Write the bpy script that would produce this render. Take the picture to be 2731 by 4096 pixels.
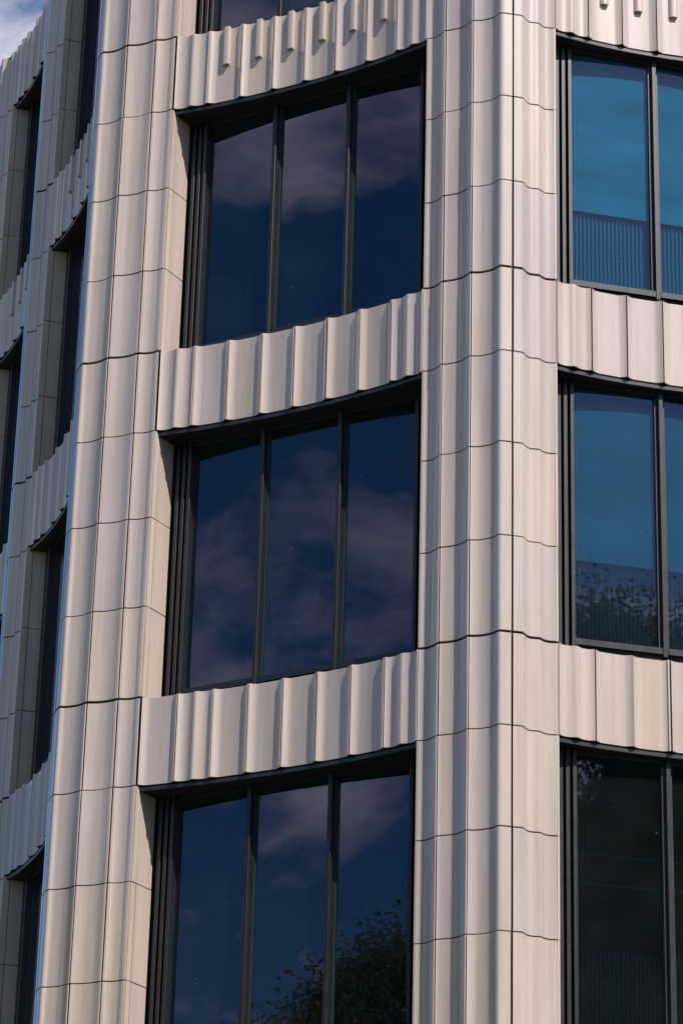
import bpy, math, random
import numpy as np
from mathutils import Vector, Matrix

random.seed(7)
scene = bpy.context.scene
for o in list(bpy.data.objects):
    bpy.data.objects.remove(o)
COL = scene.collection

# ------------------------------------------------------------------ camera
EYE = 1.6                                   # eye height over the pavement
PITCH, ROLL, FPX = 0.41469, 0.02627, 12058.1
fwd = Vector((0, math.cos(PITCH), math.sin(PITCH)))
up0 = Vector((0, -math.sin(PITCH), math.cos(PITCH)))
rt0 = Vector((1, 0, 0))
cr, sr = math.cos(ROLL), math.sin(ROLL)
rgt = rt0 * cr + up0 * sr
upv = up0 * cr - rt0 * sr
cd = bpy.data.cameras.new('camera')
cam = bpy.data.objects.new('camera', cd)
COL.objects.link(cam)
M = Matrix((rgt, upv, -fwd)).transposed().to_4x4()
M.translation = Vector((0, 0, EYE))
cam.matrix_world = M
cd.sensor_fit = 'VERTICAL'
cd.sensor_height = 36.0
cd.sensor_width = 24.0
cd.lens = 36.0 * FPX / 4096.0
cd.clip_start = 0.1
cd.clip_end = 2000
scene.camera = cam

# ------------------------------------------------------------------ light
SUN = Vector((0.54, -0.67, 1.0)).normalized()
elev = math.asin(SUN.z)
azim = math.atan2(SUN.x, SUN.y)             # from +Y towards +X
world = bpy.data.worlds.new('World')
scene.world = world
world.use_nodes = True
nt = world.node_tree
nt.nodes.clear()
N = nt.nodes.new
out = N('ShaderNodeOutputWorld')
bg = N('ShaderNodeBackground')
sky = N('ShaderNodeTexSky')
sky.sky_type = 'NISHITA'
sky.sun_disc = False
sky.sun_elevation = elev
sky.sun_rotation = azim
sky.altitude = 50
sky.air_density = 1.0
sky.dust_density = 0.4
sky.ozone_density = 2.0
tc = N('ShaderNodeTexCoord')
sep = N('ShaderNodeSeparateXYZ')
nt.links.new(tc.outputs['Generated'], sep.inputs[0])
mz = N('ShaderNodeMath'); mz.operation = 'MAXIMUM'; mz.inputs[1].default_value = 0.0
nt.links.new(sep.outputs['Z'], mz.inputs[0])
az_ = N('ShaderNodeMath'); az_.operation = 'ADD'; az_.inputs[1].default_value = 0.18
nt.links.new(mz.outputs[0], az_.inputs[0])
dx = N('ShaderNodeMath'); dx.operation = 'DIVIDE'
dy = N('ShaderNodeMath'); dy.operation = 'DIVIDE'
nt.links.new(sep.outputs['X'], dx.inputs[0]); nt.links.new(az_.outputs[0], dx.inputs[1])
nt.links.new(sep.outputs['Y'], dy.inputs[0]); nt.links.new(az_.outputs[0], dy.inputs[1])
cmb = N('ShaderNodeCombineXYZ')
nt.links.new(dx.outputs[0], cmb.inputs[0]); nt.links.new(dy.outputs[0], cmb.inputs[1])
cmb.inputs[2].default_value = 62.7
noi = N('ShaderNodeTexNoise')
noi.inputs['Scale'].default_value = 3.4
noi.inputs['Detail'].default_value = 7.0
noi.inputs['Roughness'].default_value = 0.58
noi.inputs['Distortion'].default_value = 0.35
nt.links.new(cmb.outputs[0], noi.inputs['Vector'])
rmp = N('ShaderNodeValToRGB')
rmp.color_ramp.elements[0].position = 0.50
rmp.color_ramp.elements[1].position = 0.66
nt.links.new(noi.outputs['Fac'], rmp.inputs['Fac'])
mixc = N('ShaderNodeMix'); mixc.data_type = 'RGBA'
mixc.inputs['B'].default_value = (10.2, 9.4, 10.4, 1)
nt.links.new(rmp.outputs['Color'], mixc.inputs['Factor'])
hs = N('ShaderNodeHueSaturation')
hs.inputs['Saturation'].default_value = 1.36
hs.inputs['Value'].default_value = 1.12
nt.links.new(sky.outputs['Color'], hs.inputs['Color'])
nt.links.new(hs.outputs['Color'], mixc.inputs['A'])
nt.links.new(mixc.outputs['Result'], bg.inputs['Color'])
bg.inputs['Strength'].default_value = 0.08
nt.links.new(bg.outputs[0], out.inputs['Surface'])

sd = bpy.data.lights.new('sun', 'SUN')
sd.energy = 5.0
sd.angle = math.radians(0.53)
sd.color = (1.0, 0.935, 0.875)
so = bpy.data.objects.new('sun', sd)
COL.objects.link(so)
so.rotation_euler = SUN.to_track_quat('Z', 'Y').to_euler()
so.location = SUN * 60

scene.view_settings.view_transform = 'Standard'
scene.view_settings.look = 'None'
scene.view_settings.gamma = 1.0
scene.view_settings.use_curve_mapping = False
scene.view_settings.exposure = 0.27
scene.render.engine = 'CYCLES'
scene.cycles.max_bounces = 10
scene.cycles.transparent_max_bounces = 12

# ------------------------------------------------------------------ materials
def newmat(name):
    m = bpy.data.materials.new(name)
    m.use_nodes = True
    t = m.node_tree
    b = t.nodes['Principled BSDF']
    return m, t, b

def L(t, a, b):
    t.links.new(a, b)

def glaze(name, base, warm, rough=0.34, coat=1.0, streak=0.065):
    """satin glazed ceramic: piece-to-piece drift, fine vertical extrusion streaks"""
    m, t, b = newmat(name)
    n = t.nodes.new
    geo = n('ShaderNodeNewGeometry')
    oi = n('ShaderNodeObjectInfo')
    mp = n('ShaderNodeMapping')
    mp.inputs['Scale'].default_value = (42, 42, 0.35)
    L(t, geo.outputs['Position'], mp.inputs['Vector'])
    n1 = n('ShaderNodeTexNoise'); n1.inputs['Scale'].default_value = 1.0
    n1.inputs['Detail'].default_value = 5; n1.inputs['Roughness'].default_value = 0.62
    L(t, mp.outputs[0], n1.inputs['Vector'])
    n2 = n('ShaderNodeTexNoise'); n2.inputs['Scale'].default_value = 0.9
    n2.inputs['Detail'].default_value = 4
    L(t, geo.outputs['Position'], n2.inputs['Vector'])
    n3 = n('ShaderNodeTexNoise'); n3.inputs['Scale'].default_value = 55
    n3.inputs['Detail'].default_value = 3
    L(t, geo.outputs['Position'], n3.inputs['Vector'])
    # hue drift per tile
    add = n('ShaderNodeMath'); add.operation = 'MULTIPLY_ADD'
    add.inputs[1].default_value = 0.7; add.inputs[2].default_value = -0.08
    L(t, oi.outputs['Random'], add.inputs[0])
    add2 = n('ShaderNodeMath'); add2.operation = 'MULTIPLY_ADD'
    add2.inputs[1].default_value = 0.6
    L(t, n2.outputs['Fac'], add2.inputs[0]); L(t, add.outputs[0], add2.inputs[2])
    mx = n('ShaderNodeMix'); mx.data_type = 'RGBA'; mx.clamp_factor = True
    mx.inputs['A'].default_value = (*base, 1); mx.inputs['B'].default_value = (*warm, 1)
    L(t, add2.outputs[0], mx.inputs['Factor'])
    # value: streaks + tile
    s1 = n('ShaderNodeMath'); s1.operation = 'MULTIPLY_ADD'
    s1.inputs[1].default_value = streak * 2; s1.inputs[2].default_value = 1.0 - streak
    L(t, n1.outputs['Fac'], s1.inputs[0])
    s2 = n('ShaderNodeMath'); s2.operation = 'MULTIPLY_ADD'
    s2.inputs[1].default_value = 0.09
    L(t, oi.outputs['Random'], s2.inputs[0]); L(t, s1.outputs[0], s2.inputs[2])
    s3 = n('ShaderNodeMath'); s3.operation = 'MULTIPLY_ADD'
    s3.inputs[1].default_value = 0.05
    L(t, n3.outputs['Fac'], s3.inputs[0]); L(t, s2.outputs[0], s3.inputs[2])
    sc = n('ShaderNodeVectorMath'); sc.operation = 'SCALE'
    L(t, mx.outputs['Result'], sc.inputs[0]); L(t, s3.outputs[0], sc.inputs['Scale'])
    # rain-washed grime in broad vertical runs
    mpd = n('ShaderNodeMapping'); mpd.inputs['Scale'].default_value = (7, 7, 0.55)
    L(t, geo.outputs['Position'], mpd.inputs['Vector'])
    nd = n('ShaderNodeTexNoise'); nd.inputs['Scale'].default_value = 1.0; nd.inputs['Detail'].default_value = 6
    nd.inputs['Roughness'].default_value = 0.65
    L(t, mpd.outputs[0], nd.inputs['Vector'])
    rd = n('ShaderNodeValToRGB')
    rd.color_ramp.elements[0].position = 0.38; rd.color_ramp.elements[0].color = (0.87, 0.86, 0.82, 1)
    rd.color_ramp.elements[1].position = 0.60; rd.color_ramp.elements[1].color = (1, 1, 1, 1)
    L(t, nd.outputs['Fac'], rd.inputs['Fac'])
    mg = n('ShaderNodeVectorMath'); mg.operation = 'MULTIPLY'
    L(t, sc.outputs[0], mg.inputs[0]); L(t, rd.outputs['Color'], mg.inputs[1])
    # sparse rusty runs
    mp2 = n('ShaderNodeMapping'); mp2.inputs['Scale'].default_value = (22, 22, 2.2)
    L(t, geo.outputs['Position'], mp2.inputs['Vector'])
    v = n('ShaderNodeTexNoise'); v.inputs['Scale'].default_value = 1.0; v.inputs['Detail'].default_value = 2
    L(t, mp2.outputs[0], v.inputs['Vector'])
    vr = n('ShaderNodeValToRGB')
    vr.color_ramp.elements[0].position = 0.755; vr.color_ramp.elements[1].position = 0.83
    L(t, v.outputs['Fac'], vr.inputs['Fac'])
    vm = n('ShaderNodeMath'); vm.operation = 'MULTIPLY'; vm.inputs[1].default_value = 0.55
    L(t, vr.outputs['Color'], vm.inputs[0])
    mx2 = n('ShaderNodeMix'); mx2.data_type = 'RGBA'
    mx2.inputs['B'].default_value = (0.42, 0.27, 0.14, 1)
    L(t, vm.outputs[0], mx2.inputs['Factor']); L(t, mg.outputs[0], mx2.inputs['A'])
    L(t, mx2.outputs['Result'], b.inputs['Base Color'])
    # roughness varies with the streaks
    rr = n('ShaderNodeMath'); rr.operation = 'MULTIPLY_ADD'
    rr.inputs[1].default_value = 0.16; rr.inputs[2].default_value = rough - 0.08
    L(t, n1.outputs['Fac'], rr.inputs[0]); L(t, rr.outputs[0], b.inputs['Roughness'])
    b.inputs['Specular IOR Level'].default_value = 0.55
    b.inputs['Coat Weight'].default_value = coat
    b.inputs['Coat Roughness'].default_value = 0.10
    b.inputs['Coat IOR'].default_value = 1.6
    # relief: extrusion lines and a faint orange peel
    mp3 = n('ShaderNodeMapping'); mp3.inputs['Scale'].default_value = (60, 60, 0.12)
    L(t, geo.outputs['Position'], mp3.inputs['Vector'])
    n4 = n('ShaderNodeTexNoise'); n4.inputs['Scale'].default_value = 1.0; n4.inputs['Detail'].default_value = 3
    L(t, mp3.outputs[0], n4.inputs['Vector'])
    b1 = n('ShaderNodeBump'); b1.inputs['Strength'].default_value = 0.6; b1.inputs['Distance'].default_value = 0.002
    L(t, n4.outputs['Fac'], b1.inputs['Height'])
    b2 = n('ShaderNodeBump'); b2.inputs['Strength'].default_value = 0.12; b2.inputs['Distance'].default_value = 0.002
    L(t, n3.outputs['Fac'], b2.inputs['Height']); L(t, b1.outputs[0], b2.inputs['Normal'])
    L(t, b2.outputs[0], b.inputs['Normal'])
    return m

GLAZE = glaze('glazed_ceramic', (0.490, 0.405, 0.388), (0.500, 0.402, 0.330))
EDGE = glaze('ceramic_return', (0.47, 0.40, 0.34), (0.47, 0.39, 0.32), rough=0.5, coat=0.1)

def metal(name, col, rough, var=0.25, met=0.0, stretch=None):
    m, t, b = newmat(name)
    n = t.nodes.new
    geo = n('ShaderNodeNewGeometry')
    no = n('ShaderNodeTexNoise'); no.inputs['Scale'].default_value = 9; no.inputs['Detail'].default_value = 6
    L(t, geo.outputs['Position'], no.inputs['Vector'])
    if stretch:
        no.inputs['Scale'].default_value = 1.0
        mq = n('ShaderNodeMapping'); mq.inputs['Scale'].default_value = stretch
        L(t, geo.outputs['Position'], mq.inputs['Vector']); L(t, mq.outputs[0], no.inputs['Vector'])
    ma = n('ShaderNodeMath'); ma.operation = 'MULTIPLY_ADD'
    ma.inputs[1].default_value = var; ma.inputs[2].default_value = 1 - var / 2
    L(t, no.outputs['Fac'], ma.inputs[0])
    sc = n('ShaderNodeVectorMath'); sc.operation = 'SCALE'
    sc.inputs[0].default_value = col
    L(t, ma.outputs[0], sc.inputs['Scale'])
    L(t, sc.outputs[0], b.inputs['Base Color'])
    r = n('ShaderNodeMath'); r.operation = 'MULTIPLY_ADD'
    r.inputs[1].default_value = 0.2; r.inputs[2].default_value = rough - 0.1
    L(t, no.outputs['Fac'], r.inputs[0]); L(t, r.outputs[0], b.inputs['Roughness'])
    b.inputs['Metallic'].default_value = met
    return m

FRAME = metal('frame_anthracite', (0.011, 0.0115, 0.014), 0.4)
TRIM = metal('trim_dark', (0.018, 0.019, 0.022), 0.42)
DARK = metal('membrane_black', (0.012, 0.012, 0.014), 0.75)
SOFF = metal('soffit_black', (0.012, 0.012, 0.015), 0.6)
GASK = metal('glass_edge_green', (0.012, 0.06, 0.048), 0.25)
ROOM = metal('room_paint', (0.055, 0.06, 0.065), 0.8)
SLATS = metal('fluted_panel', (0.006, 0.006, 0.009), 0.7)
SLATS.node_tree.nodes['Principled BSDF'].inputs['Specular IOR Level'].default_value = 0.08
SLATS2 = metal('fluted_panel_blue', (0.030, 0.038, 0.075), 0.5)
SLATS3 = metal('fluted_panel_dimmed', (0.014, 0.019, 0.032), 0.7)  # panel copy with the dark of mirrored trees put into its colour
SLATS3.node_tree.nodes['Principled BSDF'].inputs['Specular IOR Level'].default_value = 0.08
RODS = metal('services_grey', (0.16, 0.16, 0.16), 0.6)
BLIND = metal('blind_pale', (0.105, 0.155, 0.190), 0.8, var=1.5, stretch=(1.1, 1.1, 4.2))  # stretched mottling imitates wispy cloud reflections in the glass
BLIND2 = metal('blind_dimmed', (0.036, 0.062, 0.088), 0.8, var=1.5, stretch=(1.1, 1.1, 3.2))  # blind darkened to stand in for duller reflections; same painted cloud wisps
PAVE = metal('ground_olive', (0.066, 0.078, 0.042), 0.85, var=0.5)  # unseen ground, tinted olive to green the light bounced onto shaded tiles
BARK = metal('bark', (0.075, 0.06, 0.045), 0.9, var=0.8)

def glass(name, tint):
    m, t, b = newmat(name)
    t.nodes.remove(b)
    n = t.nodes.new
    outn = t.nodes['Material Output']
    tr = n('ShaderNodeBsdfTransparent'); tr.inputs['Color'].default_value = (*tint, 1)
    gl = n('ShaderNodeBsdfGlossy'); gl.inputs['Roughness'].default_value = 0.012
    gl.inputs['Color'].default_value = (0.80, 0.76, 1.0, 1)
    geo = n('ShaderNodeNewGeometry')
    # the panes are very slightly bowed
    no = n('ShaderNodeTexNoise'); no.inputs['Scale'].default_value = 1.3; no.inputs['Detail'].default_value = 1.0
    L(t, geo.outputs['Position'], no.inputs['Vector'])
    bp = n('ShaderNodeBump'); bp.inputs['Strength'].default_value = 0.12; bp.inputs['Distance'].default_value = 0.01
    L(t, no.outputs['Fac'], bp.inputs['Height'])
    L(t, bp.outputs[0], gl.inputs['Normal'])
    fr = n('ShaderNodeFresnel'); fr.inputs['IOR'].default_value = 1.62
    fm = n('ShaderNodeMath'); fm.operation = 'MULTIPLY_ADD'
    fm.inputs[1].default_value = 1.55; fm.inputs[2].default_value = 0.01
    L(t, fr.outputs[0], fm.inputs[0])
    bf = n('ShaderNodeMath'); bf.operation = 'SUBTRACT'; bf.inputs[0].default_value = 1.0
    L(t, geo.outputs['Backfacing'], bf.inputs[1])
    fk = n('ShaderNodeMath'); fk.operation = 'MULTIPLY'
    L(t, fm.outputs[0], fk.inputs[0]); L(t, bf.outputs[0], fk.inputs[1])
    mx = n('ShaderNodeMixShader')
    L(t, fk.outputs[0], mx.inputs[0]); L(t, tr.outputs[0], mx.inputs[1]); L(t, gl.outputs[0], mx.inputs[2])
    # dust specks stuck on the pane
    mp = n('ShaderNodeMapping'); mp.inputs['Scale'].default_value = (11, 11, 17)
    L(t, geo.outputs['Position'], mp.inputs['Vector'])
    vo = n('ShaderNodeTexVoronoi'); vo.inputs['Scale'].default_value = 1.0
    L(t, mp.outputs[0], vo.inputs['Vector'])
    sz = n('ShaderNodeSeparateColor'); L(t, vo.outputs['Color'], sz.inputs[0])
    th = n('ShaderNodeMath'); th.operation = 'MULTIPLY_ADD'
    th.inputs[1].default_value = 0.30; th.inputs[2].default_value = -0.235
    L(t, sz.outputs[0], th.inputs[0])
    lt = n('ShaderNodeMath'); lt.operation = 'LESS_THAN'
    L(t, vo.outputs['Distance'], lt.inputs[0]); L(t, th.outputs[0], lt.inputs[1])
    lm = n('ShaderNodeMath'); lm.operation = 'MULTIPLY'; lm.inputs[1].default_value = 0.4
    L(t, lt.outputs[0], lm.inputs[0])
    # thin film of dust
    n5 = n('ShaderNodeTexNoise'); n5.inputs['Scale'].default_value = 2.2; n5.inputs['Detail'].default_value = 6
    L(t, geo.outputs['Position'], n5.inputs['Vector'])
    d5 = n('ShaderNodeMath'); d5.operation = 'MULTIPLY_ADD'
    d5.inputs[1].default_value = 0.012; d5.inputs[2].default_value = 0.0
    L(t, n5.outputs['Fac'], d5.inputs[0])
    ad = n('ShaderNodeMath'); ad.operation = 'MAXIMUM'
    L(t, d5.outputs[0], ad.inputs[0]); L(t, lm.outputs[0], ad.inputs[1])
    df = n('ShaderNodeBsdfDiffuse'); df.inputs['Color'].default_value = (0.6, 0.6, 0.58, 1)
    mx2 = n('ShaderNodeMixShader')
    L(t, ad.outputs[0], mx2.inputs[0]); L(t, mx.outputs[0], mx2.inputs[1]); L(t, df.outputs[0], mx2.inputs[2])
    L(t, mx2.outputs[0], outn.inputs['Surface'])
    return m

GLASS = glass('tinted_glass', (0.41, 0.83, 0.91))

def leafmat():
    m, t, b = newmat('leaves')
    n = t.nodes.new
    oi = n('ShaderNodeNewGeometry')
    no = n('ShaderNodeTexNoise'); no.inputs['Scale'].default_value = 1.1; no.inputs['Detail'].default_value = 4
    L(t, oi.outputs['Position'], no.inputs['Vector'])
    r = n('ShaderNodeValToRGB')
    r.color_ramp.elements[0].position = 0.3; r.color_ramp.elements[0].color = (0.045, 0.080, 0.016, 1)
    r.color_ramp.elements[1].position = 0.75; r.color_ramp.elements[1].color = (0.17, 0.15, 0.035, 1)
    L(t, no.outputs['Fac'], r.inputs['Fac']); L(t, r.outputs['Color'], b.inputs['Base Color'])
    b.inputs['Roughness'].default_value = 0.6
    tl = n('ShaderNodeBsdfTranslucent')
    L(t, r.outputs['Color'], tl.inputs['Color'])
    mx = n('ShaderNodeMixShader'); mx.inputs[0].default_value = 0.45
    L(t, b.outputs[0], mx.inputs[1]); L(t, tl.outputs[0], mx.inputs[2])
    L(t, mx.outputs[0], t.nodes['Material Output'].inputs['Surface'])
    return m
LEAF = leafmat()

# ------------------------------------------------------------------ mesh helpers
def mesh_obj(name, verts, faces, mat, parent=None, loc=(0, 0, 0), smooth=None, mats=None, midx=None):
    me = bpy.data.meshes.new(name)
    me.from_pydata([tuple(v) for v in verts], [], faces)
    for m_ in (mats or [mat]):
        me.materials.append(m_)
    if midx:
        for p_, i_ in zip(me.polygons, midx):
            p_.material_index = i_
    me.update()
    if smooth:
        for p_ in me.polygons:
            p_.use_smooth = True
        me.set_sharp_from_angle(angle=math.radians(smooth))
    o = bpy.data.objects.new(name, me)
    COL.objects.link(o)
    o.location = loc
    if parent:
        o.parent = parent
    return o

def share(src, name, loc, parent):
    o = bpy.data.objects.new(name, src.data)
    COL.objects.link(o)
    o.location = loc
    o.parent = parent
    return o

def V2(p):
    return np.array(p, dtype=float)

def spline(P, n=5):
    """Catmull-Rom through the plan points"""
    P = [V2(p) for p in P]
    Q = [2 * P[0] - P[1]] + P + [2 * P[-1] - P[-2]]
    o = []
    for i in range(1, len(Q) - 2):
        a, b, c, d = Q[i - 1], Q[i], Q[i + 1], Q[i + 2]
        for k in range(n):
            s = k / n
            o.append(0.5 * ((2 * b) + (c - a) * s + (2 * a - 5 * b + 4 * c - d) * s * s + (3 * b - a - 3 * c + d) * s ** 3))
    o.append(P[-1])
    return o

def normals(P):
    """outward normals: to the right of the travelling direction (P runs left to right seen from outside)"""
    r = []
    for i in range(len(P)):
        a = P[max(i - 1, 0)]; b = P[min(i + 1, len(P) - 1)]
        t = (b - a) / (np.linalg.norm(b - a) + 1e-9)
        r.append(np.array([t[1], -t[0]]))
    return r

def trim_ends(P, g):
    """shorten the polyline by g at either end: the open joint"""
    def cut(Q):
        Q = list(Q); rest = g
        while len(Q) > 2:
            l = np.linalg.norm(Q[1] - Q[0])
            if l > rest:
                Q[0] = Q[0] + (Q[1] - Q[0]) * rest / l
                break
            rest -= l; Q.pop(0)
        return Q
    Q = cut(P)
    return cut(Q[::-1])[::-1]

def tile(name, P, z0, z1, parent, mat, thick=0.014, gap=0.0095):
    """ceramic piece: front along the plan polyline P, rounded arrises, returns at the ends, top and bottom"""
    P = trim_ends([V2(p) for p in P], gap + random.uniform(-0.0012, 0.0012))
    nn = normals(P)
    O = P[0].copy()
    F = [p - O for p in P]
    B = [p - n_ * thick - O for p, n_ in zip(P, nn)]
    n = len(P)
    h = z1 - z0
    r = 0.0025
    E = [p - n_ * r for p, n_ in zip(F, nn)]
    vs = []
    for ring, zz in ((B, 0.0), (E, 0.0), (F, r), (F, h - r), (E, h), (B, h)):
        vs += [(a[0], a[1], zz) for a in ring]
    fs = []
    for k in range(5):
        for i in range(n - 1):
            fs.append((k * n + i, k * n + i + 1, (k + 1) * n + i + 1, (k + 1) * n + i))
    fs.append(tuple(k * n for k in range(5, -1, -1)))
    fs.append(tuple(k * n + n - 1 for k in range(6)))
    q = nn[n // 2] * random.uniform(-0.001, 0.0025)
    return mesh_obj(name, vs, fs, mat, parent, (O[0] + q[0], O[1] + q[1], z0 + random.uniform(-0.001, 0.001)), smooth=38)

def prism(name, poly, z0, z1, mat, parent=None):
    n = len(poly)
    vs = [(p[0], p[1], z0) for p in poly] + [(p[0], p[1], z1) for p in poly]
    fs = [(i, (i + 1) % n, n + (i + 1) % n, n + i) for i in range(n)]
    fs += [tuple(range(n - 1, -1, -1)), tuple(range(n, 2 * n))]
    return mesh_obj(name, vs, fs, mat, parent)

def band(name, front, back, z0, z1, mat, parent=None):
    """solid strip between two plan polylines with the same number of points"""
    n = len(front)
    O = front[0]
    if parent is bld:
        O = np.zeros(2)                     # a part that carries sub-parts keeps its origin at the site origin
    ring = list(front) + list(back)
    ob = 0.0 if parent is bld else z0
    vs = [(p[0] - O[0], p[1] - O[1], z0 - ob) for p in ring] + [(p[0] - O[0], p[1] - O[1], z1 - ob) for p in ring]
    m = 2 * n
    fs = []
    for i in range(n - 1):
        fs += [(i, i + 1, m + i + 1, m + i), (n + i + 1, n + i, m + n + i, m + n + i + 1),
               (i + 1, i, n + i, n + i + 1), (m + i, m + i + 1, m + n + i + 1, m + n + i)]
    fs += [(n, 0, m, m + n), (n - 1, m - 1, 2 * m - 1, m + n - 1)]
    return mesh_obj(name, vs, fs, mat, parent, (O[0], O[1], ob))

class Frame2:
    """local frame of a bay: u along A->B, d inwards"""
    def __init__(s, A, B):
        s.A = V2(A); s.B = V2(B)
        s.len = np.linalg.norm(s.B - s.A)
        s.t = (s.B - s.A) / s.len
        s.n = np.array([-s.t[1], s.t[0]])
    def p(s, u, d):
        return s.A + s.t * u + s.n * d
    def box(s, name, u0, u1, d0, d1, z0, z1, mat, parent, bev=0.0):
        c = [s.p(u0, d0), s.p(u1, d0), s.p(u1, d1), s.p(u0, d1)]
        O = c[0]
        if bev:
            c = [s.p(u0, d0 + bev), s.p(u0 + bev, d0), s.p(u1 - bev, d0), s.p(u1, d0 + bev), s.p(u1, d1), s.p(u0, d1)]
        n = len(c)
        vs = [(q[0] - O[0], q[1] - O[1], 0) for q in c] + [(q[0] - O[0], q[1] - O[1], z1 - z0) for q in c]
        fs = [(i, (i + 1) % n, n + (i + 1) % n, n + i) for i in range(n)]
        fs += [tuple(range(n - 1, -1, -1)), tuple(range(n, 2 * n))]
        return mesh_obj(name, vs, fs, mat, parent, (O[0], O[1], z0))

# ------------------------------------------------------------------ heights
ST, SP = 3.6, 0.8625                         # storey, spandrel band
CO = (ST - SP) / 3                           # one tile course beside a window
Z0 = EYE + 16.8605                           # the sill line of the third visible storey
T = lambda k: Z0 - k * ST
H = lambda k: T(k) - SP

# ------------------------------------------------------------------ plan (metres, from the camera)
def march(P0, a0, da, step, n, sy):
    P = [V2(P0)]
    for i in range(n):
        a = math.radians(a0 + da * i)
        P.append(P[-1] + step * np.array([math.cos(a), sy * math.sin(a)]))
    return P

J3 = (-1.8063, 26.3256)
RA = (0.7035, 24.8975)
fb = Frame2(J3, RA)
SAG = 0.120
RAD = (fb.len ** 2 / 4 + SAG ** 2) / (2 * SAG)
def arcpt(i):
    u = fb.len * i / 8
    d = math.sqrt(RAD ** 2 - (u - fb.len / 2) ** 2) - (RAD - SAG)
    return fb.p(u, d)
ridge_main = [arcpt(i) for i in range(9)]
ridge_right = march((1.936, 24.655), 23.0, -3.7, 0.358, 6, 1)
ridge_side = march((-3.301, 29.283), 63.6, 3.7, 0.356, 6, -1)
SHIFT = np.array([-0.905, 2.97])

LJ = (-2.640, 26.775)
pier_main_cols = [
    [(0.7035, 24.8975), (0.739, 24.891), (0.788, 24.862), (0.845, 24.793), (0.872, 24.751), (0.881, 24.745)],
    [(0.881, 24.745), (0.923, 24.732), (1.020, 24.682), (1.077, 24.625), (1.125, 24.560), (1.135, 24.554)],
    [(1.135, 24.554), (1.180, 24.556), (1.236, 24.546), (1.309, 24.508), (1.350, 24.467), (1.383, 24.424), (1.410, 24.412), (1.450, 24.419), (1.512, 24.434)],
    [(1.512, 24.434), (1.560, 24.444), (1.600, 24.456), (1.620, 24.480), (1.641, 24.522), (1.682, 24.562), (1.760, 24.577), (1.790, 24.610), (1.832, 24.646), (1.880, 24.655), (1.936, 24.655)],
]
def mirror_return(a, b):
    """the fluted flank between a pier nose and the next bay, taken from the flank beside the right bay"""
    src = [V2(p) for p in pier_main_cols[3]]
    f0 = Frame2(src[0], src[-1])
    uv = [((p - f0.A) @ f0.t / f0.len, (p - f0.A) @ f0.n) for p in src]
    f1 = Frame2(a, b)
    return [f1.p((1 - u) * f1.len, d * 0.8) for u, d in uv][::-1]
side_end = ridge_side[-1]
pier_left_cols = [
    mirror_return(side_end, LJ),
    [LJ, (-2.627, 26.740), (-2.605, 26.680), (-2.590, 26.660), (-2.570, 26.655), (-2.536, 26.655), (-2.458, 26.626), (-2.394, 26.579), (-2.345, 26.525), (-2.328, 26.513)],
    [(-2.328, 26.513), (-2.300, 26.507), (-2.223, 26.492), (-2.130, 26.455), (-2.070, 26.418), (-2.032, 26.397)],
    [(-2.032, 26.397), (-2.005, 26.392), (-1.940, 26.381), (-1.870, 26.352), (-1.830, 26.330), (-1.8125, 26.3275)],
]
mj = (-3.545, 29.705)
pier_side_cols = [
    mirror_return(side_end + SHIFT, mj),
    [mj, (-3.539, 29.690), (-3.520, 29.612), (-3.510, 29.594), (-3.495, 29.585), (-3.464, 29.578), (-3.423, 29.557), (-3.399, 29.520), (-3.388, 29.455), (-3.384, 29.445)],
    [(-3.384, 29.445), (-3.372, 29.432), (-3.345, 29.412), (-3.318, 29.370), (-3.306, 29.310), (-3.301, 29.286)],
]

# ------------------------------------------------------------------ the building
bld = bpy.data.objects.new('office_building', None)
COL.objects.link(bld)
bld['label'] = 'office block clad in fluted beige glazed tiles with dark framed windows between scalloped piers'
bld['category'] = 'building'

def part(name, parent=bld):
    o = bpy.data.objects.new(name, None)
    COL.objects.link(o)
    o.parent = parent
    return o

TOPK = -1                                     # top of the parapet: T(-1)
def courses():
    r = []
    for k in range(-1, 4):
        wide, thin = 0.011, 0.0048
        r.append((H(k), T(k), thin, wide if k > -1 else 0))
        if k < 3:
            for c in range(3):
                r.append((H(k) - (c + 1) * CO, H(k) - c * CO, wide if c == 2 else thin, thin))
    return r

def deepen(c, k):
    """sink the middle of a flute a little: the coves read deeper than their joints show"""
    P = spline(c, 4)
    f = Frame2(P[0], P[-1])
    o = []
    for p in P:
        u, d = (p - f.A) @ f.t / f.len, (p - f.A) @ f.n
        o.append(f.p(u * f.len, d + k * max(0.0, math.sin(math.pi * min(max(u, 0), 1))) if d > 0.004 else d))
    return o

def build_pier(cols, dirs, smooth_n=4, shift=(0, 0)):
    sh = V2(shift)
    curves = [[p + sh for p in (deepen(c, 0.010) if len(c) == 6 else spline(c, smooth_n))] for c in cols]
    path = []
    for c in curves:
        path += c[:-1]
    path.append(curves[-1][-1])
    nn = normals(path)
    back = [p - n_ * 0.0165 for p, n_ in zip(path, nn)][2:-2]
    # dark backing wall, down to the ground
    d0, d1 = [V2(d) for d in dirs]
    inner = [back[-1] + d1 * 0.30 - np.array([d1[1], -d1[0]]) * 0.03, back[0] + d0 * 0.30 + np.array([d0[1], -d0[0]]) * 0.03]
    pier = prism('pier', back + inner, 0.0, T(-1) - 0.02, DARK, bld)
    for c in curves:
        cache = {}
        for (z0, z1, g0, g1) in courses():
            a, b = z0 + g0, z1 - g1
            key = round(b - a, 4)
            if key in cache:
                s = cache[key]
                share(s, 'pier_tile', (s.location.x + random.uniform(-.0018, .0018), s.location.y + random.uniform(-.0018, .0018), a + random.uniform(-.001, .001)), pier)
            else:
                cache[key] = tile('pier_tile', c, a, b, pier, GLAZE)
    return pier

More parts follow.
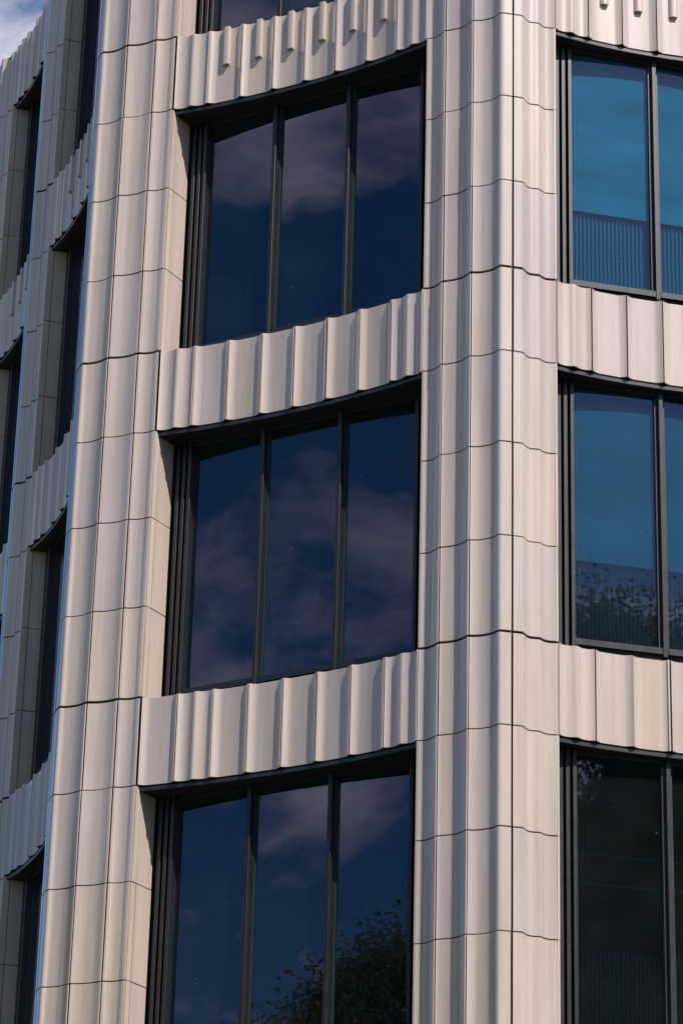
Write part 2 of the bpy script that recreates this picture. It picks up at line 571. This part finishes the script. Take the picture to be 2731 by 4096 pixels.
nrm_r = Frame2(ridge_right[0], ridge_right[-1]).n
nrm_s = Frame2(ridge_side[0], ridge_side[-1]).n
build_pier(pier_main_cols, (fb.n, nrm_r))
build_pier(pier_left_cols, (nrm_s, fb.n))
build_pier(pier_side_cols, (nrm_s, nrm_s))
build_pier(pier_side_cols, (nrm_s, nrm_s), shift=SHIFT)

# ---- spandrel bands
def prof_pan(w):
    D, lip, a = 0.040, 0.008, 0.080
    P = [(0, 0), (lip, 0.0005)]
    for k in range(1, 6):
        s = k / 5
        P.append((lip + a * s, D * (1 - (1 - s) ** 2)))
    for k in range(4, -1, -1):
        s = k / 5
        P.append((w - lip - a * s, D * (1 - (1 - s) ** 2)))
    P += [(w - lip, 0.0005), (w, 0)]
    return P

def prof_double(w):
    u = [0, .006, .028, .055, .085, .115, .142, .160, .170, .180, .190, .200, .218, .245, .275, .305, .332, .354, .360]
    d = [0, .0005, .017, .027, .030, .026, .016, .006, .0015, 0, .0015, .006, .016, .026, .030, .027, .017, .0005, 0]
    return [(a * w / 0.36, b) for a, b in zip(u, d)]

def build_spandrel(ridges, k, doubles, fins, nw):
    """band k: its tiles, drip trim and soffit; nw = depth of the glass line"""
    n = len(ridges) - 1
    fr = Frame2(ridges[0], ridges[-1])
    arc = spline(ridges, 3)
    an = normals(arc)
    off = lambda d: [p - q * d for p, q in zip(arc, an)]
    z0, z1 = H(k), T(k)
    zb0 = z0 - 0.004
    # backing upstand behind the tiles
    a1 = []
    for i in range(n):
        f = Frame2(ridges[i], ridges[i + 1])
        pr = prof_double(f.len) if i in doubles else prof_pan(f.len)
        a1 += [f.p(u, d) for u, d in pr][(0 if i == 0 else 1):]
    a1 = [p - q * 0.0165 for p, q in zip(a1, normals(a1))][1:-1]
    a2 = [p + fr.n * 0.12 for p in a1]
    sp = band('spandrel', a1, a2, zb0 + 0.02, z1 - 0.03, DARK, bld)
    for i in range(n):
        f = Frame2(ridges[i], ridges[i + 1])
        pr = prof_double(f.len) if i in doubles else prof_pan(f.len)
        tile('spandrel_tile', [f.p(u, d) for u, d in pr], z0 + 0.006, z1 - 0.004, sp, GLAZE, gap=0.0072)
        if i in fins:
            c = f.len / 2
            pf = [(c - .046, .042), (c - .036, .020), (c - .026, .008), (c - .018, .001), (c - .010, -.001),
                  (c + .020, -.001), (c + .036, .000), (c + .0395, .003), (c + .041, .042)]
            poly = [f.p(u, d) for u, d in pf]
            O = poly[0]
            m_ = len(poly)
            zz0, zz1 = z0 + 0.425, z1 + 0.004
            vs = [(q[0], q[1], zz0) for q in poly] + [(q[0], q[1], zz1) for q in poly]
            vs = [(a - O[0], b - O[1], c_ - zz0) for a, b, c_ in vs]
            fs = [(j, (j + 1) % m_, m_ + (j + 1) % m_, m_ + j) for j in range(m_)]
            fs += [tuple(range(m_ - 1, -1, -1)), tuple(range(m_, 2 * m_))]
            mesh_obj('fin', vs, fs, GLAZE, sp, (O[0], O[1], zz0), smooth=38)
    # drip trim: a slim dark band that follows the arc under the tiles
    b1 = off(0.038); b2 = off(0.075)
    band('drip_trim', b1, b2, z0 - 0.044, z0 - 0.010, TRIM, sp)
    # soffit board back to the glass line
    c1 = off(0.070)
    c2 = [fr.p(float((q - fr.A) @ fr.t), nw + 0.04) for q in c1]
    band('soffit', c1, c2, z0 - 0.036, z0 - 0.012, SOFF, sp)
    return sp

for k in range(0, 4):
    build_spandrel(ridge_main, k, {0: (0, 7), 1: (0, 7), 2: (1, 7), 3: (0, 7)}[k], range(1, 7) if k == 0 else (), 0.385)
    build_spandrel(ridge_right, k, (0, 5), range(1, 5) if k == 0 else (), 0.27)
    if k < 3:
        build_spandrel(ridge_side, k, (0, 5), range(1, 5) if k == 0 else (), 0.27)
for k in range(-1, 2):
    build_spandrel([p + SHIFT for p in ridge_side], k, (0, 5), range(1, 5) if k == 0 else (), 0.27)
for rr in (ridge_main, ridge_right, ridge_side):
    build_spandrel(rr, -1, (0,), (), 0.385 if rr is ridge_main else 0.27)

# ---- windows
def build_window(ridges, k, dg, db, panes, jdir, blind=None, rods=False):
    """window between sill line T(k+1) and head line H(k)"""
    fr = Frame2(ridges[0], ridges[-1])
    zs, zh = T(k + 1), H(k)
    w = part('window')
    w.location = (0, 0, 0)
    Ln = fr.len
    # stacked frame bars beside the jambs
    wbar = 0.038
    for s in range(3):
        u0 = 0.058 + s * 0.064
        for (a, b) in ((u0, u0 + wbar), (Ln - u0 - wbar, Ln - u0)):
            fr.box('frame_bar', a, b, db + (0.0, 0.003, 0.0)[s], dg + 0.03, zs + 0.02, zh - 0.036, FRAME, w, bev=0.003)
    for (a, b) in ((-0.03, 0.19), (Ln - 0.19, Ln + 0.03)):
        fr.box('frame_recess', a, b, dg - 0.012, dg + 0.05, zs + 0.02, zh - 0.036, DARK, w)
    # sill, head, mullions
    e = panes[0][0] - 0.05
    for i, (u0, u1) in enumerate(panes):
        a = u0 - 0.030
        b = u1 + 0.030
        fr.box('sill_frame', a, b, dg - 0.062, dg + 0.03, zs + 0.088, zs + 0.146, FRAME, w, bev=0.003)
        fr.box('head_frame', a, b, dg - 0.030, dg + 0.03, zh - 0.07, zh - 0.037, DARK, w)
        pn = fr.box('pane', u0 - 0.012, u1 + 0.012, dg, dg + 0.022, zs + 0.140, zh - 0.065, GLASS, w)
        pn.rotation_euler = (random.uniform(-.0022, .0022), random.uniform(-.0022, .0022), random.uniform(-.005, .005))
        fr.box('glass_edge', u0 - 0.005, u0 + 0.001, dg - 0.004, dg + 0.004, zs + 0.147, zh - 0.10, GASK, w)
        # fluted balustrade behind the lower glass
        vs, fs = [], []
        u = u0 + 0.01
        while u < u1 - 0.02:
            c = [fr.p(u, dg + 0.075), fr.p(u + 0.009, dg + 0.062), fr.p(u + 0.020, dg + 0.062), fr.p(u + 0.029, dg + 0.075)]
            b0 = len(vs)
            vs += [(q[0], q[1], zs + 0.10) for q in c] + [(q[0], q[1], zs + 0.945) for q in c]
            fs += [(b0 + j, b0 + j + 1, b0 + 5 + j, b0 + 4 + j) for j in range(3)] + [(b0 + 3, b0, b0 + 4, b0 + 7), (b0 + 4, b0 + 5, b0 + 6, b0 + 7)]
            u += 0.040
        b0 = len(vs)
        c = [fr.p(u0 - 0.02, dg + 0.079), fr.p(u1 + 0.02, dg + 0.079)]
        vs += [(q[0], q[1], zs + 0.10) for q in c] + [(q[0], q[1], zs + 0.945) for q in c]
        fs.append((b0, b0 + 1, b0 + 3, b0 + 2))
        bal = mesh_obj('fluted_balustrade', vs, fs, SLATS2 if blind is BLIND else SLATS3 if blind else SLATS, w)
        bal['kind'] = 'stuff'
        if blind:
            fr.box('roller_blind', u0 - 0.03, u1 + 0.03, dg + 0.032, dg + 0.038, zs + 0.94, zh - 0.05, blind, w)
        if i + 1 < len(panes):
            m0, m1 = u1 + 0.0, panes[i + 1][0]
            c = (m0 + m1) / 2
            fr.box('mullion', m0 + 0.004, m1 - 0.006, dg - 0.022, dg + 0.05, zs + 0.10, zh - 0.037, TRIM, w)
            fr.box('mullion_cap', c - 0.021, c + 0.021, db + 0.005, dg - 0.020, zs + 0.062, zh - 0.037, FRAME, w, bev=0.003)
    # a flat sheet-metal sill under the frame
    fr.box('sill_flashing', 0.0, Ln, 0.195, dg + 0.03, zs - 0.012, zs + 0.006, TRIM, w)
    fr.box('sill_upstand', 0.0, Ln, dg - 0.03, dg + 0.05, zs + 0.004, zs + 0.092, DARK, w)
    # tiled jamb: a narrow return and a deeper panel, jointed with the courses
    for side in (0, 1):
        A = fr.p(-0.003, 0.0) if side == 0 else fr.p(Ln + 0.003, 0.0)
        d = V2(jdir) if side == 0 else fr.n
        d = d / np.linalg.norm(d)
        depth = db + 0.01
        g = 0.003
        for c in range(3):
            z0 = zh - (c + 1) * CO; z1 = zh - c * CO
            a = 0.009 if c == 2 else 0.0032
            for (s0, s1, nm, mt) in ((0.004, 0.072 - g, 'jamb_return', EDGE), (0.072 + g, depth, 'jamb_tile', GLAZE)):
                P = [A + d * s0, A + d * s1]
                if side == 1:
                    P = P[::-1]
                # the ceramic piece lies on the pier side of the reveal
                tile(nm, P, z0 + a, z1 - 0.0032, w, mt, thick=0.02, gap=0.0)
    if rods:
        for zz, tilt in ((zh - 1.02, -0.05), (zh - 1.30, 0.06)):
            fr.box('services_rod', 0.30, 1.9, dg + 1.5, dg + 1.515, zz + 0.55, zz + 0.565, RODS, w)
    return w

panes3 = [(0.217, 0.968), (1.066, 1.812), (1.908, 2.668)]
panes2 = [(0.238, 1.015), (1.120, 1.897)]
for k in range(-1, 3):
    build_window(ridge_main, k, 0.385, 0.302, panes3, (0.53, 0.848))
    build_window(ridge_right, k, 0.27, 0.20, panes2, (-0.24, 0.97), blind=(BLIND if k <= 0 else BLIND2 if k == 1 else None), rods=(k == 2))
    build_window(ridge_side, k, 0.27, 0.20, panes2, (0.955, 0.297))
for k in range(-1, 2):
    build_window([p + SHIFT for p in ridge_side], k, 0.27, 0.20, panes2, (0.955, 0.297))

# ---- floors, inner walls and roof behind the facade
fm, fr_, fs_ = Frame2(ridge_main[0], ridge_main[-1]), Frame2(ridge_right[0], ridge_right[-1]), Frame2(ridge_side[0], ridge_side[-1])
def plan_ring(d):
    q = []
    fs3 = Frame2(fs_.A + SHIFT, fs_.B + SHIFT)
    q += [fs3.p(0, d), fs3.p(fs3.len, d), fs_.p(0.0, d), fs_.p(fs_.len, d), fm.p(0.0, d + .12), fm.p(fm.len, d + .12), fr_.p(0, d), fr_.p(fr_.len + 0.1, d)]
    return q
ring = plan_ring(0.285)
far = [np.array([5.2, 33.0]), np.array([1.0, 37.0])]
for k in range(-1, 4):
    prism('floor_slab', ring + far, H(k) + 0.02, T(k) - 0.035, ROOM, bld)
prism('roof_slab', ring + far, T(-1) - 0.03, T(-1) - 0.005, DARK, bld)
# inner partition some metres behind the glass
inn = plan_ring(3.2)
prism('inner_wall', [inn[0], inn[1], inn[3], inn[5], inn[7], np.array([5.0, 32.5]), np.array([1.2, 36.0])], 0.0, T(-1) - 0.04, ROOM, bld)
# flanks beyond the frame, and the base storeys
end = ridge_right[-1]
endn = fr_.p(fr_.len + 0.9, 0.05)
prism('flank_wall', [end + np.array([0.01, 0.04]), endn, far[0], far[0] - np.array([0.3, 0.0]), endn + np.array([-0.4, 0.5]), end + np.array([0.0, 0.3])], 0.0, T(-1), EDGE, bld)
prism('rear_wall', [ring[0], ring[0] + np.array([0.3, 0.0]), far[1] + np.array([0.25, -0.2]), far[1]], 0.0, T(-1), EDGE, bld)
prism('base_wall', plan_ring(0.12) + far, 0.0, H(3) - 0.05, EDGE, bld)

# ------------------------------------------------------------------ ground
g = mesh_obj('ground', [(-400, -400, 0), (400, -400, 0), (400, 400, 0), (-400, 400, 0)], [(0, 1, 2, 3)], PAVE)
g['kind'] = 'structure'

# ------------------------------------------------------------------ street trees mirrored in the glass, and unseen ones added to green the shade
def make_tree(seed):
    rng = np.random.default_rng(seed)
    root = bpy.data.objects.new('street_tree', None)
    COL.objects.link(root)
    # trunk with limbs, tapered tubes
    vs, fs = [], []
    tips = []
    def tube(a, b, ra, rb, seg=7):
        a = np.array(a, float); b = np.array(b, float)
        ax = (b - a) / np.linalg.norm(b - a)
        x = np.cross(ax, [0.3, 0.9, 0.1]); x /= np.linalg.norm(x); y = np.cross(ax, x)
        b0 = len(vs)
        for (c, r) in ((a, ra), (b, rb)):
            for j in range(seg):
                t_ = 2 * math.pi * j / seg
                vs.append(tuple(c + (x * math.cos(t_) + y * math.sin(t_)) * r))
        for j in range(seg):
            fs.append((b0 + j, b0 + (j + 1) % seg, b0 + seg + (j + 1) % seg, b0 + seg + j))
    def grow(p, d, l, r, lev):
        q = p + d * l
        tube(p, q, r, r * 0.68)
        if lev <= 2:
            tips.append(q); tips.append(p + d * l * 0.5)
        if lev == 0:
            return
        for _ in range(3 if lev > 2 else 4):
            nd = d + rng.normal(0, 0.48, 3) + np.array([0, 0, 0.10])
            nd /= np.linalg.norm(nd)
            grow(q, nd, l * rng.uniform(0.60, 0.82), r * 0.62, lev - 1)
    tube((0, 0, 0), (0.1, 0.05, 3.6), 0.42, 0.34, 9)
    grow(np.array([0.1, 0.05, 3.6]), np.array([0.02, 0.01, 1.0]), 2.9, 0.33, 5)
    tr = mesh_obj('trunk', vs, fs, BARK, root, smooth=60)
    per = 250
    C = np.repeat(np.array(tips), per, 0)
    k = len(C)
    P = C + rng.normal(0, 1, (k, 3)) * np.array([0.27, 0.27, 0.20])
    S = rng.uniform(0.020, 0.038, (k, 1))
    A = rng.normal(0, 1, (k, 3)); A /= np.linalg.norm(A, axis=1)[:, None]
    B = np.cross(A, rng.normal(0, 1, (k, 3))); B /= np.linalg.norm(B, axis=1)[:, None]
    lv = np.stack([P - A * S, P + B * S * 0.6, P + A * S, P - B * S * 0.6], 1).reshape(-1, 3).tolist()
    lf = np.arange(4 * k).reshape(-1, 4).tolist()
    cr_ = mesh_obj('crown', lv, lf, LEAF, root)
    cr_['kind'] = 'stuff'
    return root

proto = make_tree(3)
spots = [  # outlying ones are added for their green tint on the shaded tiles
    ((11.0, 9.5), 1.56, 0.3, 'tall broad-leaved tree mirrored in the right-hand windows'),
    ((15.5, 1.5), 1.78, 1.9, 'taller tree standing behind the one mirrored in the right-hand windows'),
    ((19.5, 9.0), 1.45, 3.3, 'unseen tree added at far right to tint the shade green'),
    ((-11.1, 13.7), 1.18, 2.4, 'small tree mirrored in the lowest window of the wide left bay'),
    ((-18.5, 6.5), 1.25, 5.1, 'tree added beyond the small left one to back its reflection and green the shade'),
    ((-17.0, 27.0), 1.2, 0.9, 'unseen tree added off the far left flank to tint its shade green'),
]
for i, (xy, s, r, lab) in enumerate(spots):
    if i == 0:
        o = proto
    else:
        o = proto.copy(); COL.objects.link(o)
        for ch in proto.children:
            c = ch.copy(); COL.objects.link(c); c.parent = o
    o.location = (xy[0], xy[1], 0)
    o.scale = (s, s, s)
    o.rotation_euler = (0, 0, r)
    o['label'] = lab
    o['category'] = 'tree'
    o['group'] = 'street trees around the building'
